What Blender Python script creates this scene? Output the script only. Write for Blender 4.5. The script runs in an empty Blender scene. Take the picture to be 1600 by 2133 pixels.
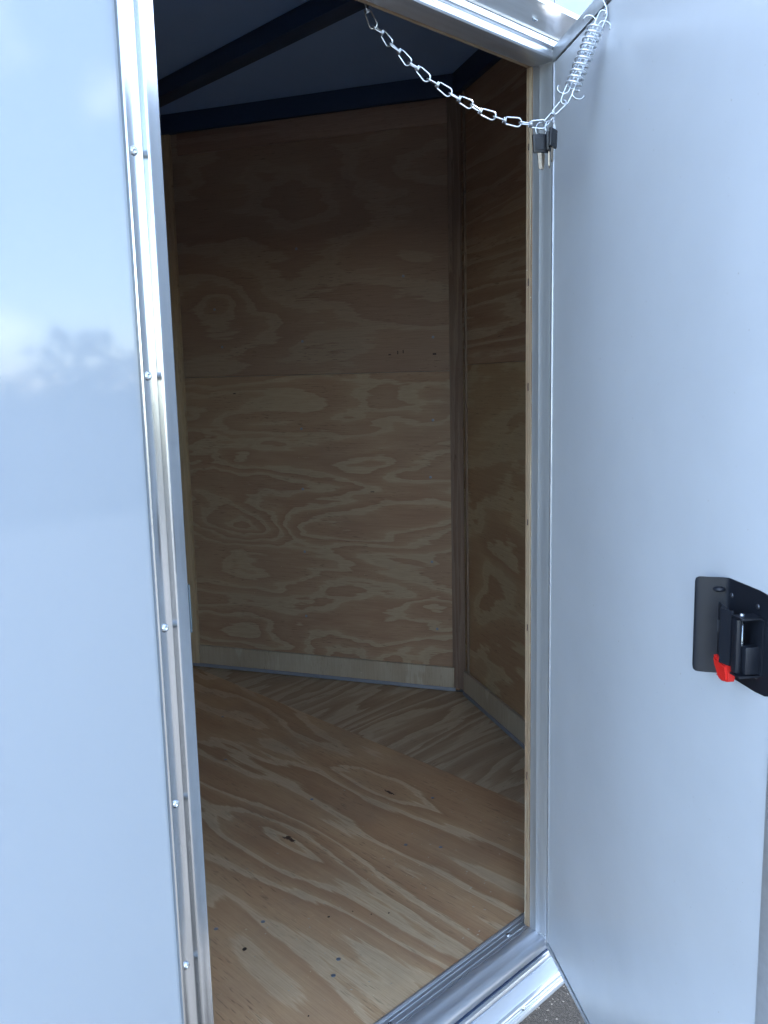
import bpy, bmesh, math, random
from mathutils import Vector, Matrix, Quaternion
R = math.radians
rnd = random.Random(7)
scene = bpy.context.scene
COL = scene.collection

# ------------------------------------------------------------------ camera
F_PX, YAW, PIT, ROLL = 1761.5, 0.8027953, -0.1533269, -0.0232226
CAM = Vector((-1.43841, -0.99927, 1.23648))
fw = Vector((math.cos(YAW)*math.cos(PIT), math.sin(YAW)*math.cos(PIT), math.sin(PIT)))
rt = fw.cross(Vector((0, 0, 1))).normalized(); up = rt.cross(fw)
r2 = rt*math.cos(ROLL) + up*math.sin(ROLL); u2 = -rt*math.sin(ROLL) + up*math.cos(ROLL)
cd = bpy.data.cameras.new('camera'); cam = bpy.data.objects.new('camera', cd); COL.objects.link(cam)
cam.matrix_world = Matrix(((r2.x, u2.x, -fw.x, CAM.x), (r2.y, u2.y, -fw.y, CAM.y), (r2.z, u2.z, -fw.z, CAM.z), (0, 0, 0, 1)))
cd.sensor_fit = 'HORIZONTAL'; cd.sensor_width = 36; cd.lens = 36*F_PX/1600
cd.clip_start = 0.02; cd.clip_end = 2000
scene.camera = cam

# ------------------------------------------------------------------ sky, sun, exposure
SUN_EL, SUN_AZ = 42.0, -1.5          # azimuth measured from +X (the nose) towards +Y
sd = Vector((math.cos(R(SUN_EL))*math.cos(R(SUN_AZ)), math.cos(R(SUN_EL))*math.sin(R(SUN_AZ)), math.sin(R(SUN_EL))))
world = bpy.data.worlds.new('World'); scene.world = world; world.use_nodes = True
wn = world.node_tree; wn.nodes.clear()
def N(nt, t, **kw):
    n = nt.nodes.new(t)
    for k, v in kw.items(): setattr(n, k, v)
    return n
sky = N(wn, 'ShaderNodeTexSky', sky_type='NISHITA', sun_disc=False)
sky.sun_elevation = R(SUN_EL); sky.sun_rotation = math.atan2(sd.x, sd.y); sky.air_density = 1.0; sky.dust_density = 0.35; sky.ozone_density = 1.5
tc = N(wn, 'ShaderNodeTexCoord'); mp = N(wn, 'ShaderNodeMapping'); mp.inputs['Scale'].default_value = (1, 1, 2.2)
cn = N(wn, 'ShaderNodeTexNoise'); cn.inputs['Scale'].default_value = 3.6; cn.inputs['Detail'].default_value = 10; cn.inputs['Distortion'].default_value = .6; cn.inputs['Roughness'].default_value = .58
cr = N(wn, 'ShaderNodeValToRGB'); cr.color_ramp.elements[0].position = .50; cr.color_ramp.elements[1].position = .72
cr.color_ramp.elements[0].color = (0, 0, 0, 1); cr.color_ramp.elements[1].color = (.8, .8, .8, 1)
cm = N(wn, 'ShaderNodeMixRGB'); cm.inputs['Color2'].default_value = (12, 12.4, 13, 1)
bg = N(wn, 'ShaderNodeBackground'); bg.inputs['Strength'].default_value = .15
wo = N(wn, 'ShaderNodeOutputWorld')
L = wn.links.new
L(tc.outputs['Generated'], mp.inputs['Vector']); L(mp.outputs[0], cn.inputs['Vector']); L(cn.outputs['Fac'], cr.inputs[0])
L(cr.outputs[0], cm.inputs['Fac']); L(sky.outputs[0], cm.inputs['Color1']); L(cm.outputs[0], bg.inputs['Color']); L(bg.outputs[0], wo.inputs[0])
sl = bpy.data.lights.new('sun', 'SUN'); sl.energy = 2.0; sl.angle = R(.53); sl.color = (1, .95, .87)
so = bpy.data.objects.new('sun', sl); COL.objects.link(so); so.rotation_euler = sd.to_track_quat('Z', 'Y').to_euler()
so.location = (4, -1, 6)
vs = scene.view_settings
vs.view_transform = 'Standard'; vs.look = 'None'; vs.gamma = 1; vs.exposure = 2.74
scene.cycles.max_bounces = 8; scene.cycles.diffuse_bounces = 6; scene.cycles.use_denoising = True
scene.cycles.sample_clamp_indirect = 6; scene.cycles.adaptive_threshold = .03

# ------------------------------------------------------------------ dimensions
HD, WD, YIN = 1.83, .854, .0591        # door opening height, width, wall depth
W, XN, DN, HC = 2.2515, .4570, .5731, 2.2456
XR = -2.6                                # rear of the box
ZG = -.55                                # ground
TH = .94185                              # door swing
dd = Vector((-math.cos(TH), -math.sin(TH), 0)); nd = Vector((-math.sin(TH), math.cos(TH), 0))

def ray(x, y):
    return (r2*((x-800)/F_PX) + u2*(-(y-1066.5)/F_PX) + fw)

# ------------------------------------------------------------------ materials
def newmat(name):
    m = bpy.data.materials.new(name); m.use_nodes = True
    nt = m.node_tree; b = nt.nodes['Principled BSDF']
    return m, nt, b
def math_n(nt, op, a, b=None, c=None):
    n = nt.nodes.new('ShaderNodeMath'); n.operation = op
    for i, v in enumerate((a, b, c)):
        if v is None: continue
        if isinstance(v, (int, float)): n.inputs[i].default_value = v
        else: nt.links.new(v, n.inputs[i])
    return n.outputs[0]
def ramp(nt, fac, stops, interp='LINEAR'):
    n = nt.nodes.new('ShaderNodeValToRGB'); n.color_ramp.interpolation = interp
    e = n.color_ramp.elements
    while len(e) < len(stops): e.new(.5)
    for i, (p, c) in enumerate(stops):
        e[i].position = p; e[i].color = (*c, 1) if len(c) == 3 else c
    nt.links.new(fac, n.inputs[0]); return n.outputs[0]
def noise(nt, vec, scale, detail=2, rough=.5, dim='3D', dist=0):
    n = nt.nodes.new('ShaderNodeTexNoise'); n.inputs['Scale'].default_value = scale
    n.inputs['Detail'].default_value = detail; n.inputs['Roughness'].default_value = rough; n.inputs['Distortion'].default_value = dist
    if vec is not None: nt.links.new(vec, n.inputs['Vector'])
    return n.outputs['Fac']
def mapping(nt, vec, scale=(1, 1, 1), loc=(0, 0, 0), rot=(0, 0, 0)):
    n = nt.nodes.new('ShaderNodeMapping'); n.inputs['Scale'].default_value = scale
    n.inputs['Location'].default_value = loc; n.inputs['Rotation'].default_value = rot
    nt.links.new(vec, n.inputs['Vector']); return n.outputs[0]
def objco(nt):
    return nt.nodes.new('ShaderNodeTexCoord').outputs['Object']
def mixc(nt, fac, a, b, mode='MIX'):
    n = nt.nodes.new('ShaderNodeMixRGB'); n.blend_type = mode
    for i, v in zip(('Fac', 'Color1', 'Color2'), (fac, a, b)):
        if isinstance(v, (int, float)): n.inputs[i].default_value = v
        elif isinstance(v, tuple): n.inputs[i].default_value = (*v, 1)
        else: nt.links.new(v, n.inputs[i])
    return n.outputs[0]
def bump(nt, b, h, strength, dist):
    n = nt.nodes.new('ShaderNodeBump'); n.inputs['Strength'].default_value = strength; n.inputs['Distance'].default_value = dist
    nt.links.new(h, n.inputs['Height']); nt.links.new(n.outputs[0], b.inputs['Normal'])

def paint(name, col, rough=.1, wavy=.0, coat=0.0, mottled=0.0):
    m, nt, b = newmat(name)
    b.inputs['Base Color'].default_value = (*col, 1); b.inputs['Roughness'].default_value = rough
    b.inputs['Coat Weight'].default_value = coat; b.inputs['Coat Roughness'].default_value = .03
    co = objco(nt)
    if mottled:
        f = noise(nt, mapping(nt, co, (3, 3, 1.2)), 2.0, 4, .6)
        sp = noise(nt, co, 190, 1, .5); sm = noise(nt, mapping(nt, co, (14, 14, 1.0) if name.startswith('skirt') else (5, 1.2, 5)), 1.0, 4, .6)
        nt.links.new(math_n(nt, 'MULTIPLY_ADD', sm, .07, rough-.035), b.inputs['Roughness'])
        c = mixc(nt, ramp(nt, f, [(.35, (0, 0, 0)), (.75, (1, 1, 1))]), col, tuple(x*(1-mottled) for x in col))
        c = mixc(nt, ramp(nt, sp, [(.775, (0, 0, 0)), (.80, (.5, .5, .5))]), c, (.3, .28, .26))
        nt.links.new(c, b.inputs['Base Color'])
    if wavy:
        h = noise(nt, mapping(nt, co, (1, 1, .55) if not mottled else (1.5, .3, 1)), 3.2, 2, .45)
        bump(nt, b, h, 1.0, wavy)
    return m
def alu(name, col=(.80, .81, .82), rough=.22, axis='z', streak=.12, scuff=.35, metal=1.0):
    m, nt, b = newmat(name)
    b.inputs['Metallic'].default_value = metal
    co = objco(nt)
    sc = {'x': (1.5, 260, 260), 'y': (260, 1.5, 260), 'z': (260, 260, 1.5)}[axis]
    f = noise(nt, mapping(nt, co, sc), 1.0, 3, .6)
    g = noise(nt, mapping(nt, co, tuple(s**.5*.9 for s in sc)), 1.6, 4, .65)
    c = mixc(nt, ramp(nt, g, [(.42, (0, 0, 0)), (.78, (1, 1, 1))]), col, tuple(x*(1-scuff) for x in col))
    c = mixc(nt, math_n(nt, 'MULTIPLY', f, streak*2.2), c, tuple(x*.72 for x in col))
    nt.links.new(c, b.inputs['Base Color'])
    nt.links.new(math_n(nt, 'MULTIPLY_ADD', g, .26, rough-.10), b.inputs['Roughness'])
    bump(nt, b, f, .18, .0006)
    return m
def plain(name, col, rough=.5, metallic=0.0, spec=.5, var=.15, bs=0.0, nscale=60):
    m, nt, b = newmat(name)
    co = objco(nt)
    f = noise(nt, co, nscale, 4, .6)
    c = mixc(nt, f, tuple(min(1, x*(1+var)) for x in col), tuple(x*(1-var) for x in col))
    nt.links.new(c, b.inputs['Base Color'])
    b.inputs['Roughness'].default_value = rough; b.inputs['Metallic'].default_value = metallic
    b.inputs['Specular IOR Level'].default_value = spec
    if bs: bump(nt, b, noise(nt, co, nscale*6, 3, .6), .5, bs)
    return m

def plywood(name, seed, grain='x', K=7.0, fu=.75, fv=3.0, knots=(), light=(.52, .36, .20), mid=(.40, .235, .115), dark=(.27, .135, .06), dirt_shade=.25, jag=.10, slope=0.0, lw=.30, det=4.0):
    """rotary cut veneer: contour bands of a field stretched along the grain, torn edges, fibres, knots"""
    m, nt, b = newmat(name)
    co = objco(nt)
    sep = nt.nodes.new('ShaderNodeSeparateXYZ'); nt.links.new(co, sep.inputs[0])
    u, v = (sep.outputs['X'], sep.outputs['Y']) if grain == 'x' else (sep.outputs['Y'], sep.outputs['X'])
    def vec(su, sv, w=0.0):
        n = nt.nodes.new('ShaderNodeCombineXYZ')
        nt.links.new(math_n(nt, 'MULTIPLY', u, su), n.inputs[0]); nt.links.new(math_n(nt, 'MULTIPLY', v, sv), n.inputs[1])
        n.inputs[2].default_value = seed*3.17 + w; return n.outputs[0]
    base = noise(nt, vec(fu, fv), 1.0, det, .46, dist=.35)
    F = math_n(nt, 'MULTIPLY', base, K)
    if slope: F = math_n(nt, 'MULTIPLY_ADD', v, slope, F)
    kd = None
    for (ku, kv, lu, lv, A) in knots:
        du = math_n(nt, 'MULTIPLY', math_n(nt, 'SUBTRACT', u, ku), 1/lu)
        dv = math_n(nt, 'MULTIPLY', math_n(nt, 'SUBTRACT', v, kv), 1/lv)
        d2 = math_n(nt, 'ADD', math_n(nt, 'MULTIPLY', du, du), math_n(nt, 'MULTIPLY', dv, dv))
        g = math_n(nt, 'DIVIDE', A, math_n(nt, 'ADD', d2, 1.0))
        F = math_n(nt, 'ADD', F, g)
        k1 = math_n(nt, 'MULTIPLY', 1.0 if name.startswith('floor') else 0.0, math_n(nt, 'LESS_THAN', math_n(nt, 'ADD', d2, math_n(nt, 'MULTIPLY', noise(nt, vec(60, 90, ku), 1.0, 4, .7), .060)), .034))
        kd = k1 if kd is None else math_n(nt, 'MAXIMUM', kd, k1)
    tear = noise(nt, vec(9, 130, 2.), 1.0, 3, .6)
    tear2 = noise(nt, vec(5, 26, 5.), 1.0, 3, .55)
    F = math_n(nt, 'ADD', F, math_n(nt, 'MULTIPLY_ADD', tear, jag*2.6, math_n(nt, 'MULTIPLY', tear2, jag*3.4)))
    band = math_n(nt, 'FRACT', F)
    col = ramp(nt, band, [(0, light), (lw, tuple(x*1.03 for x in light)), (lw+.06, mid), (.62, tuple((a+c)/2 for a, c in zip(mid, dark))), (.93, dark), (1.0, tuple(a*.7+c*.3 for a, c in zip(light, dark)))])
    # fine growth lines inside the wide bands
    fine = math_n(nt, 'FRACT', math_n(nt, 'MULTIPLY', F, 5.0))
    col = mixc(nt, math_n(nt, 'MULTIPLY', ramp(nt, fine, [(.0, (0, 0, 0)), (.85, (1, 1, 1)), (1.0, (0, 0, 0))]), .20), col, dark)
    # second, wider veneer tone
    tone = noise(nt, vec(.6, 1.6, 9.), 1.0, 3, .5)
    col = mixc(nt, math_n(nt, 'MULTIPLY', ramp(nt, tone, [(.42, (0, 0, 0)), (.66, (1, 1, 1))]), .50), col, mixc(nt, .35, mid, light))
    fib = noise(nt, vec(7, 420, 3.), 1.0, 3, .7)
    col = mixc(nt, ramp(nt, fib, [(.35, (.32, .32, .32)), (.6, (0, 0, 0))]), col, mixc(nt, .55, dark, col, 'MULTIPLY'))
    pores = noise(nt, vec(26, 240, 7.), 1.0, 2, .5)
    patch = noise(nt, vec(3.5, 9, 13.), 1.0, 3, .6)
    pm = math_n(nt, 'MULTIPLY', ramp(nt, pores, [(.60, (0, 0, 0)), (.70, (.75, .75, .75))]), ramp(nt, patch, [(.42, (0, 0, 0)), (.62, (1, 1, 1))]))
    col = mixc(nt, pm, col, tuple(x*.50 for x in dark))
    grime_shade = noise(nt, mapping(nt, co, (1, 1, 1), (seed, 0, 0)), 2.3, 6, .65)
    col = mixc(nt, math_n(nt, 'MULTIPLY', ramp(nt, grime_shade, [(.45, (0, 0, 0)), (.75, (1, 1, 1))]), dirt_shade), col, (.21, .165, .13))  # random grime; on the floor also painted shade for light fading inward
    saw = noise(nt, mapping(nt, co, (1, 1, 1), (seed*2, 3, 0)), 130, 2, .5)
    col = mixc(nt, ramp(nt, saw, [(.735, (0, 0, 0)), (.76, (.6, .6, .6))]), col, tuple(min(.8, x*1.35) for x in light))
    if kd is not None: col = mixc(nt, kd, col, (.07, .035, .02))
    nt.links.new(col, b.inputs['Base Color'])
    nt.links.new(math_n(nt, 'MULTIPLY_ADD', band, .12, .50), b.inputs['Roughness'])
    b.inputs['Specular IOR Level'].default_value = .35
    h = math_n(nt, 'ADD', math_n(nt, 'MULTIPLY', fib, .6), math_n(nt, 'MULTIPLY', band, .5))
    bump(nt, b, h, .25, .0012)
    return m

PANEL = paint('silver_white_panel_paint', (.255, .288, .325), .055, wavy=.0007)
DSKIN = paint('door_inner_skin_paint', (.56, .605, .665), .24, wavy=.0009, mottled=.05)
ALZ = alu('aluminium_z', (.56, .59, .62), rough=.34, axis='z', metal=.65); ALJ = alu('latch_jamb_aluminium', (.56, .57, .58), rough=.20, axis='z', metal=1.0); ALX = alu('aluminium_x', (.62, .64, .67), rough=.28, axis='x', metal=.7)
ALS = alu('threshold_aluminium', (.62, .65, .70), .30, 'x', .2, .35, .65)
ALD = alu('door_trim_aluminium', (.55, .58, .62), .36, 'z', .08, .2, .6)
ALW = paint('white_rail_paint', (.62, .63, .64), .25)
ZINC = alu('bright_zinc_wire', (.60, .64, .68), .28, 'z', .02, .1)
SCREW = alu('zinc_screw', (.50, .55, .60), .22, 'z', .02, .2)
DSCREW = plain('dark_screw_metal', (.24, .27, .31), .32, .6)
BLACK = plain('black_powder_coat', (.008, .0105, .017), .42, 0, .42, .2, .0001, 140)
RED = plain('red_plastic', (.60, .020, .015), .42, 0, .5, .08)
KEYB = plain('key_plastic', (.010, .011, .014), .42, 0, .5, .2)
BRASS = plain('nickel_brass', (.34, .28, .22), .34, 1.0)
DARK = plain('dark_gap_rubber', (.02, .02, .022), .7)
CAULK = plain('grey_caulk', (.21, .225, .27), .45)
STEEL = plain('dark_painted_steel', (.022, .044, .100), .5)
CEIL = plain('ceiling_liner', (.22, .36, .64), .5, var=.06, nscale=8)
PINE = plywood('pine_post', 3.3, 'y', 3.0, .5, 14, light=(.54, .43, .28), mid=(.49, .38, .24), dark=(.40, .28, .17), dirt_shade=.15, jag=.05)
REDW = plywood('red_post', 5.1, 'y', 5.0, .8, 16, light=(.29, .22, .17), mid=(.25, .175, .13), dark=(.18, .115, .085), dirt_shade=.5, jag=.2)
BASEB = plywood('pale_baseboard', 8.8, 'y', 3.0, 1.5, 5, light=(.46, .40, .31), mid=(.43, .365, .28), dark=(.36, .29, .21), dirt_shade=.2, jag=.05)
PEDGE = plywood('plywood_edge', 2.2, 'y', 3.0, .7, 150, light=(.50, .44, .33), mid=(.44, .36, .25), dark=(.27, .18, .11), dirt_shade=.2, jag=.1)

def asphalt():
    m, nt, b = newmat('asphalt')
    co = objco(nt)
    vo = nt.nodes.new('ShaderNodeTexVoronoi'); vo.inputs['Scale'].default_value = 210; nt.links.new(co, vo.inputs['Vector'])
    f = noise(nt, co, 1.3, 5, .6); g1 = noise(nt, co, 160, 5, .75); g2 = noise(nt, co, 60, 3, .6)
    sep = nt.nodes.new('ShaderNodeSeparateColor'); nt.links.new(vo.outputs['Color'], sep.inputs[0])
    c = ramp(nt, g1, [(.30, (.010, .011, .012)), (.52, (.026, .027, .029)), (.72, (.056, .057, .058))])
    c = mixc(nt, ramp(nt, sep.outputs[0], [(.965, (0, 0, 0)), (.99, (.8, .8, .8))]), c, (.20, .20, .20))
    c = mixc(nt, math_n(nt, 'MULTIPLY', f, .4), c, (.03, .03, .031))
    nt.links.new(c, b.inputs['Base Color']); b.inputs['Roughness'].default_value = .95; b.inputs['Specular IOR Level'].default_value = .15
    h = math_n(nt, 'ADD', math_n(nt, 'MULTIPLY', g1, .6), g2)
    bump(nt, b, h, .8, .008)
    return m

# ------------------------------------------------------------------ mesh helpers
def link(name, me, mat, parent=None, smooth=False):
    o = bpy.data.objects.new(name, me); COL.objects.link(o)
    if mat is not None and not me.materials: me.materials.append(mat)
    if smooth:
        me.polygons.foreach_set('use_smooth', [True]*len(me.polygons))
    if parent is not None: adopt(o, parent)
    return o
WM = {}
def wm(o):
    return WM.get(o.name, Matrix.Identity(4))
def adopt(o, parent):
    o.parent = parent; o.matrix_parent_inverse = wm(parent).inverted()
def setw(o, M):
    o.matrix_basis = M; WM[o.name] = M
def from_bm(name, bm, mat, parent=None, smooth=False, M=None):
    bmesh.ops.recalc_face_normals(bm, faces=bm.faces[:])
    me = bpy.data.meshes.new(name); bm.to_mesh(me); bm.free()
    o = link(name, me, mat, None, smooth)
    if M is not None: setw(o, M)
    if parent is not None: adopt(o, parent)
    return o
def auto_smooth(o, deg=35):
    me = o.data
    bm = bmesh.new(); bm.from_mesh(me)
    for e in bm.edges:
        if len(e.link_faces) == 2: e.smooth = e.calc_face_angle(0) < R(deg)
    for f in bm.faces: f.smooth = True
    bm.to_mesh(me); bm.free()
    return o
def empty(name, loc, parent=None):
    o = bpy.data.objects.new(name, None); COL.objects.link(o); o.empty_display_size = .05
    setw(o, Matrix.Translation(loc))
    if parent is not None: adopt(o, parent)
    return o
def tag(o, label, cat=None, group=None, kind=None):
    if label: o['label'] = label
    if cat: o['category'] = cat
    if group: o['group'] = group
    if kind: o['kind'] = kind
    return o
def add_box(bm, lo, hi, bev=0.0, seg=1):
    r = bmesh.ops.create_cube(bm, size=1)
    vs = r['verts']
    for v in vs:
        v.co = Vector([lo[i] + (v.co[i]+.5)*(hi[i]-lo[i]) for i in range(3)])
    if bev:
        es = list({e for v in vs for e in v.link_edges})
        bmesh.ops.bevel(bm, geom=es, offset=bev, segments=seg, profile=.6, affect='EDGES')
def box(name, lo, hi, mat, parent=None, bev=0.0, M=None):
    bm = bmesh.new(); add_box(bm, lo, hi, bev, 2 if bev else 1)
    o = from_bm(name, bm, mat, parent, M=M)
    if bev: auto_smooth(o, 50)
    return o
def extrude(name, pts, a0, a1, axes, mat, parent=None, M=None, cut0=None, cut1=None, deg=32):
    """closed 2D profile pts swept along the third axis. axes = (axis of pts[0], axis of pts[1], sweep axis)"""
    bm = bmesh.new(); rings = []
    for a, cut in ((a0, cut0), (a1, cut1)):
        ring = []
        for p in pts:
            c = [0, 0, 0]; c[axes[0]] = p[0]; c[axes[1]] = p[1]; c[axes[2]] = a + (cut(p) if cut else 0)
            ring.append(bm.verts.new(c))
        rings.append(ring)
    n = len(pts)
    for i in range(n):
        bm.faces.new((rings[0][i], rings[0][(i+1) % n], rings[1][(i+1) % n], rings[1][i]))
    bm.faces.new(rings[0][::-1]); bm.faces.new(rings[1])
    return auto_smooth(from_bm(name, bm, mat, parent, M=M), deg)
def shell(line, t):
    """thicken an open profile line (list of 2D) by t to its left side"""
    out = []
    n = len(line)
    for i in range(n):
        a = Vector(line[max(i-1, 0)]); b = Vector(line[min(i+1, n-1)])
        d = (b-a).normalized(); nrm = Vector((-d.y, d.x))
        out.append(tuple(Vector(line[i]) + nrm*t))
    return list(line) + out[::-1]
def arc2(cx, cy, r, a0, a1, n):
    return [(cx + r*math.cos(R(a0+(a1-a0)*i/n)), cy + r*math.sin(R(a0+(a1-a0)*i/n))) for i in range(n+1)]
def add_tube(bm, pts, r, seg=8, closed=False, cap=True):
    pts = [Vector(p) for p in pts]; n = len(pts)
    tang = []
    for i in range(n):
        a = pts[(i-1) % n] if (closed or i > 0) else pts[i]
        b = pts[(i+1) % n] if (closed or i < n-1) else pts[i]
        tang.append((b-a).normalized())
    t0 = tang[0]; nr = t0.orthogonal().normalized()
    rings = []; prev = t0
    frames = []
    for i in range(n):
        q = prev.rotation_difference(tang[i]); nr = (q @ nr); nr = (nr - tang[i]*nr.dot(tang[i])).normalized(); prev = tang[i]
        frames.append((nr.copy(), tang[i].cross(nr)))
    for i in range(n):
        a, b = frames[i]
        rr = r[i] if isinstance(r, (list, tuple)) else r
        rings.append([bm.verts.new(pts[i] + (a*math.cos(2*math.pi*k/seg) + b*math.sin(2*math.pi*k/seg))*rr) for k in range(seg)])
    m = n if closed else n-1
    off = 0
    if closed:  # match twist at the seam
        a0 = frames[0][0]; best = 1e9
        for k in range(seg):
            d = (rings[-1][k].co - pts[-1]).normalized() - a0
            if d.length < best: best = d.length; off = k
    for i in range(m):
        j = (i+1) % n
        for k in range(seg):
            o = off if (closed and i == n-1) else 0
            bm.faces.new((rings[i][(k+o) % seg], rings[i][(k+1+o) % seg], rings[j][(k+1) % seg], rings[j][k]))
    if cap and not closed:
        bm.faces.new(rings[0][::-1]); bm.faces.new(rings[-1])
def tube(name, pts, r, mat, parent=None, seg=8, closed=False, M=None):
    bm = bmesh.new(); add_tube(bm, pts, r, seg, closed)
    return from_bm(name, bm, mat, parent, True, M)
def frame_m(org, ux, uy):
    """matrix with local x = ux, local y = uy, local z = ux x uy, at org"""
    ux = Vector(ux).normalized(); uy = Vector(uy).normalized(); uz = ux.cross(uy)
    return Matrix(((ux.x, uy.x, uz.x, org[0]), (ux.y, uy.y, uz.y, org[1]), (ux.z, uy.z, uz.z, org[2]), (0, 0, 0, 1)))
def sheet(name, M, poly, t, mat, parent, bev=.0012):
    """flat sheet: polygon in local x,y, face at z=0, thickness going to -z"""
    bm = bmesh.new()
    top = [bm.verts.new((p[0], p[1], 0)) for p in poly]; bot = [bm.verts.new((p[0], p[1], -t)) for p in poly]
    n = len(poly)
    ft = bm.faces.new(top); bm.faces.new(bot[::-1])
    for i in range(n): bm.faces.new((top[i], bot[i], bot[(i+1) % n], top[(i+1) % n]))
    if bev: bmesh.ops.bevel(bm, geom=list(ft.edges), offset=bev, segments=1, affect='EDGES')
    return from_bm(name, bm, mat, parent, M=M)
def rect(x0, y0, x1, y1): return [(x0, y0), (x1, y0), (x1, y1), (x0, y1)]

# one screw mesh shared by all screws (domed head with cross recess)
def screw_mesh(name, r, h, mat, hexa=False):
    bm = bmesh.new(); seg = 14
    prof = [(r*1.0, 0), (r*1.0, h*.25), (r*.86, h*.62), (r*.55, h*.92), (r*.38, h)]
    if hexa: prof = [(r*1.45, 0), (r*1.45, h*.18), (r*1.0, h*.25), (r*1.0, h*.85), (r*.8, h), (r*.4, h)]
    rings = [[bm.verts.new((p[0]*math.cos(2*math.pi*k/seg), p[0]*math.sin(2*math.pi*k/seg), p[1])) for k in range(seg)] for p in prof]
    for a, b in zip(rings, rings[1:]):
        for k in range(seg): bm.faces.new((a[k], a[(k+1) % seg], b[(k+1) % seg], b[k]))
    inner = [bm.verts.new((r*.16*math.cos(2*math.pi*k/seg), r*.16*math.sin(2*math.pi*k/seg), h*.45)) for k in range(seg)]
    for k in range(seg): bm.faces.new((rings[-1][k], rings[-1][(k+1) % seg], inner[(k+1) % seg], inner[k]))
    bm.faces.new(inner); bm.faces.new(rings[0][::-1])
    bmesh.ops.recalc_face_normals(bm, faces=bm.faces[:])
    me = bpy.data.meshes.new(name); bm.to_mesh(me); bm.free(); me.materials.append(mat)
    me.polygons.foreach_set('use_smooth', [True]*len(me.polygons))
    return me
SCR = screw_mesh('frame_screw', .0060, .0046, SCREW)
SCRF = screw_mesh('floor_screw', .0052, .0012, DSCREW)
SCRW = screw_mesh('wall_screw', .0055, .0014, DSCREW)
SCRB = screw_mesh('latch_screw', .0034, .0016, plain('blackened_screw', (.10, .11, .13), .3, .8))
def screw(me, pos, nrm, parent, name='screw'):
    o = bpy.data.objects.new(name, me); COL.objects.link(o)
    n = Vector(nrm).normalized()
    setw(o, Matrix.Translation(pos) @ n.to_track_quat('Z', 'Y').to_matrix().to_4x4())
    adopt(o, parent); return o

# ================================================================== SETTING
bm = bmesh.new()
gv = [bm.verts.new(c) for c in ((-400, -400, ZG), (400, -400, ZG), (400, 400, ZG), (-400, 400, ZG))]; bm.faces.new(gv)
g = from_bm('ground', bm, asphalt()); g['kind'] = 'structure'; tag(g, 'rough grey asphalt paving under the trailer')

bm = bmesh.new()
gv = [bm.verts.new(c) for c in ((-14, -11, ZG+.005), (12, -9.5, ZG+.005), (12, -.75, ZG+.005), (-14, -.75, ZG+.005))]; bm.faces.new(gv)
pv = from_bm('pavement', bm, plain('pale_concrete', (.17, .167, .16), .8, 0, .3, .12, .001, 4)); pv['kind'] = 'structure'; tag(pv, 'pale concrete apron in front of the trailer side')
LEAF = plain('leaf_green', (.05, .085, .03), .6, var=.4, nscale=.6)
bm = bmesh.new(); tr_ = random.Random(3)
for k in range(30):
    cx = -12 + k*2.0 + tr_.uniform(-2, 2); cy = -58 + tr_.uniform(-7, 7); hh = tr_.uniform(2.6, 6.2)
    add_tube(bm, [(cx, cy, ZG), (cx+.2, cy, ZG+hh*.4), (cx, cy+.2, ZG+hh*.8)], [.22, .17, .05], 6)
    for c in range(44):
        zc = hh*tr_.uniform(.12, 1.0); rr = hh*.075*(1.25-zc/hh*.5)
        ccx, ccy = cx + tr_.uniform(-1, 1)*hh*.46*math.sqrt(max(.05, 1-(zc/hh*1.6-.75)**2)), cy + tr_.uniform(-1, 1)*hh*.35
        for l in range(45):
            p = Vector((tr_.gauss(0, 1), tr_.gauss(0, 1), tr_.gauss(0, .7)))*rr*.42 + Vector((ccx, ccy, ZG+zc))
            u = Vector((tr_.gauss(0, 1), tr_.gauss(0, 1), tr_.gauss(0, 1))).normalized()*.13; v = u.orthogonal()*.8
            bm.faces.new([bm.verts.new(q) for q in (p-u, p+v, p+u, p-v)])
tl_ = from_bm('tree_line', bm, LEAF); tl_['kind'] = 'stuff'; tag(tl_, 'far green trees mirrored in the glossy trailer side')

# ================================================================== TRAILER
T = empty('cargo_trailer', (-.8, W/2, ZG))
tag(T, 'silver white enclosed cargo trailer with open side door and bare plywood interior', 'trailer')

# ---- outer skin of the door side
XE = XN + .02
SKT = empty('side_skin', (-.8, 0, 1), T)
box('skin_panel', (XR, .002, -.05), (-.8965, .028, 2.36), PANEL, SKT)
box('skin_panel', (-.8963, .002, 1.868), (.006, .028, 2.36), PANEL, SKT)
box('skin_panel', (.0085, .002, 1.868), (XE, .028, 2.36), PANEL, SKT)
box('skin_panel', (.040, .002, -.05), (XE, .028, 1.866), PANEL, SKT)

# ---- far side, rear, nose outer skins, roof
SH = empty('outer_shell', (-1, W, 1), T)
box('far_side_skin', (XR, W+.03, -.05), (XE, W+.05, 2.36), PANEL, SH)
box('rear_skin', (XR-.03, 0.0, -.05), (XR-.002, W+.05, 2.36), PANEL, SH)
tl = Vector((DN, -W/2, 0)).normalized(); tr = Vector((DN, W/2, 0)).normalized()
NLEN = math.hypot(DN, W/2)
nl_in = Vector((-W/2, -DN, 0)).normalized(); nr_in = Vector((-W/2, DN, 0)).normalized()
up3 = Vector((0, 0, 1))
ML = Matrix(((tl.x, 0, nl_in.x, XN), (tl.y, 0, nl_in.y, W), (0, 1, 0, 0), (0, 0, 0, 1)))     # local x along wall (from far corner to tip), y up, z inward (may mirror)
def nose_matrix(org, t, n):
    z = t.cross(up3)
    return frame_m(org, t, up3), (1 if z.dot(n) > 0 else -1)
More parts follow.
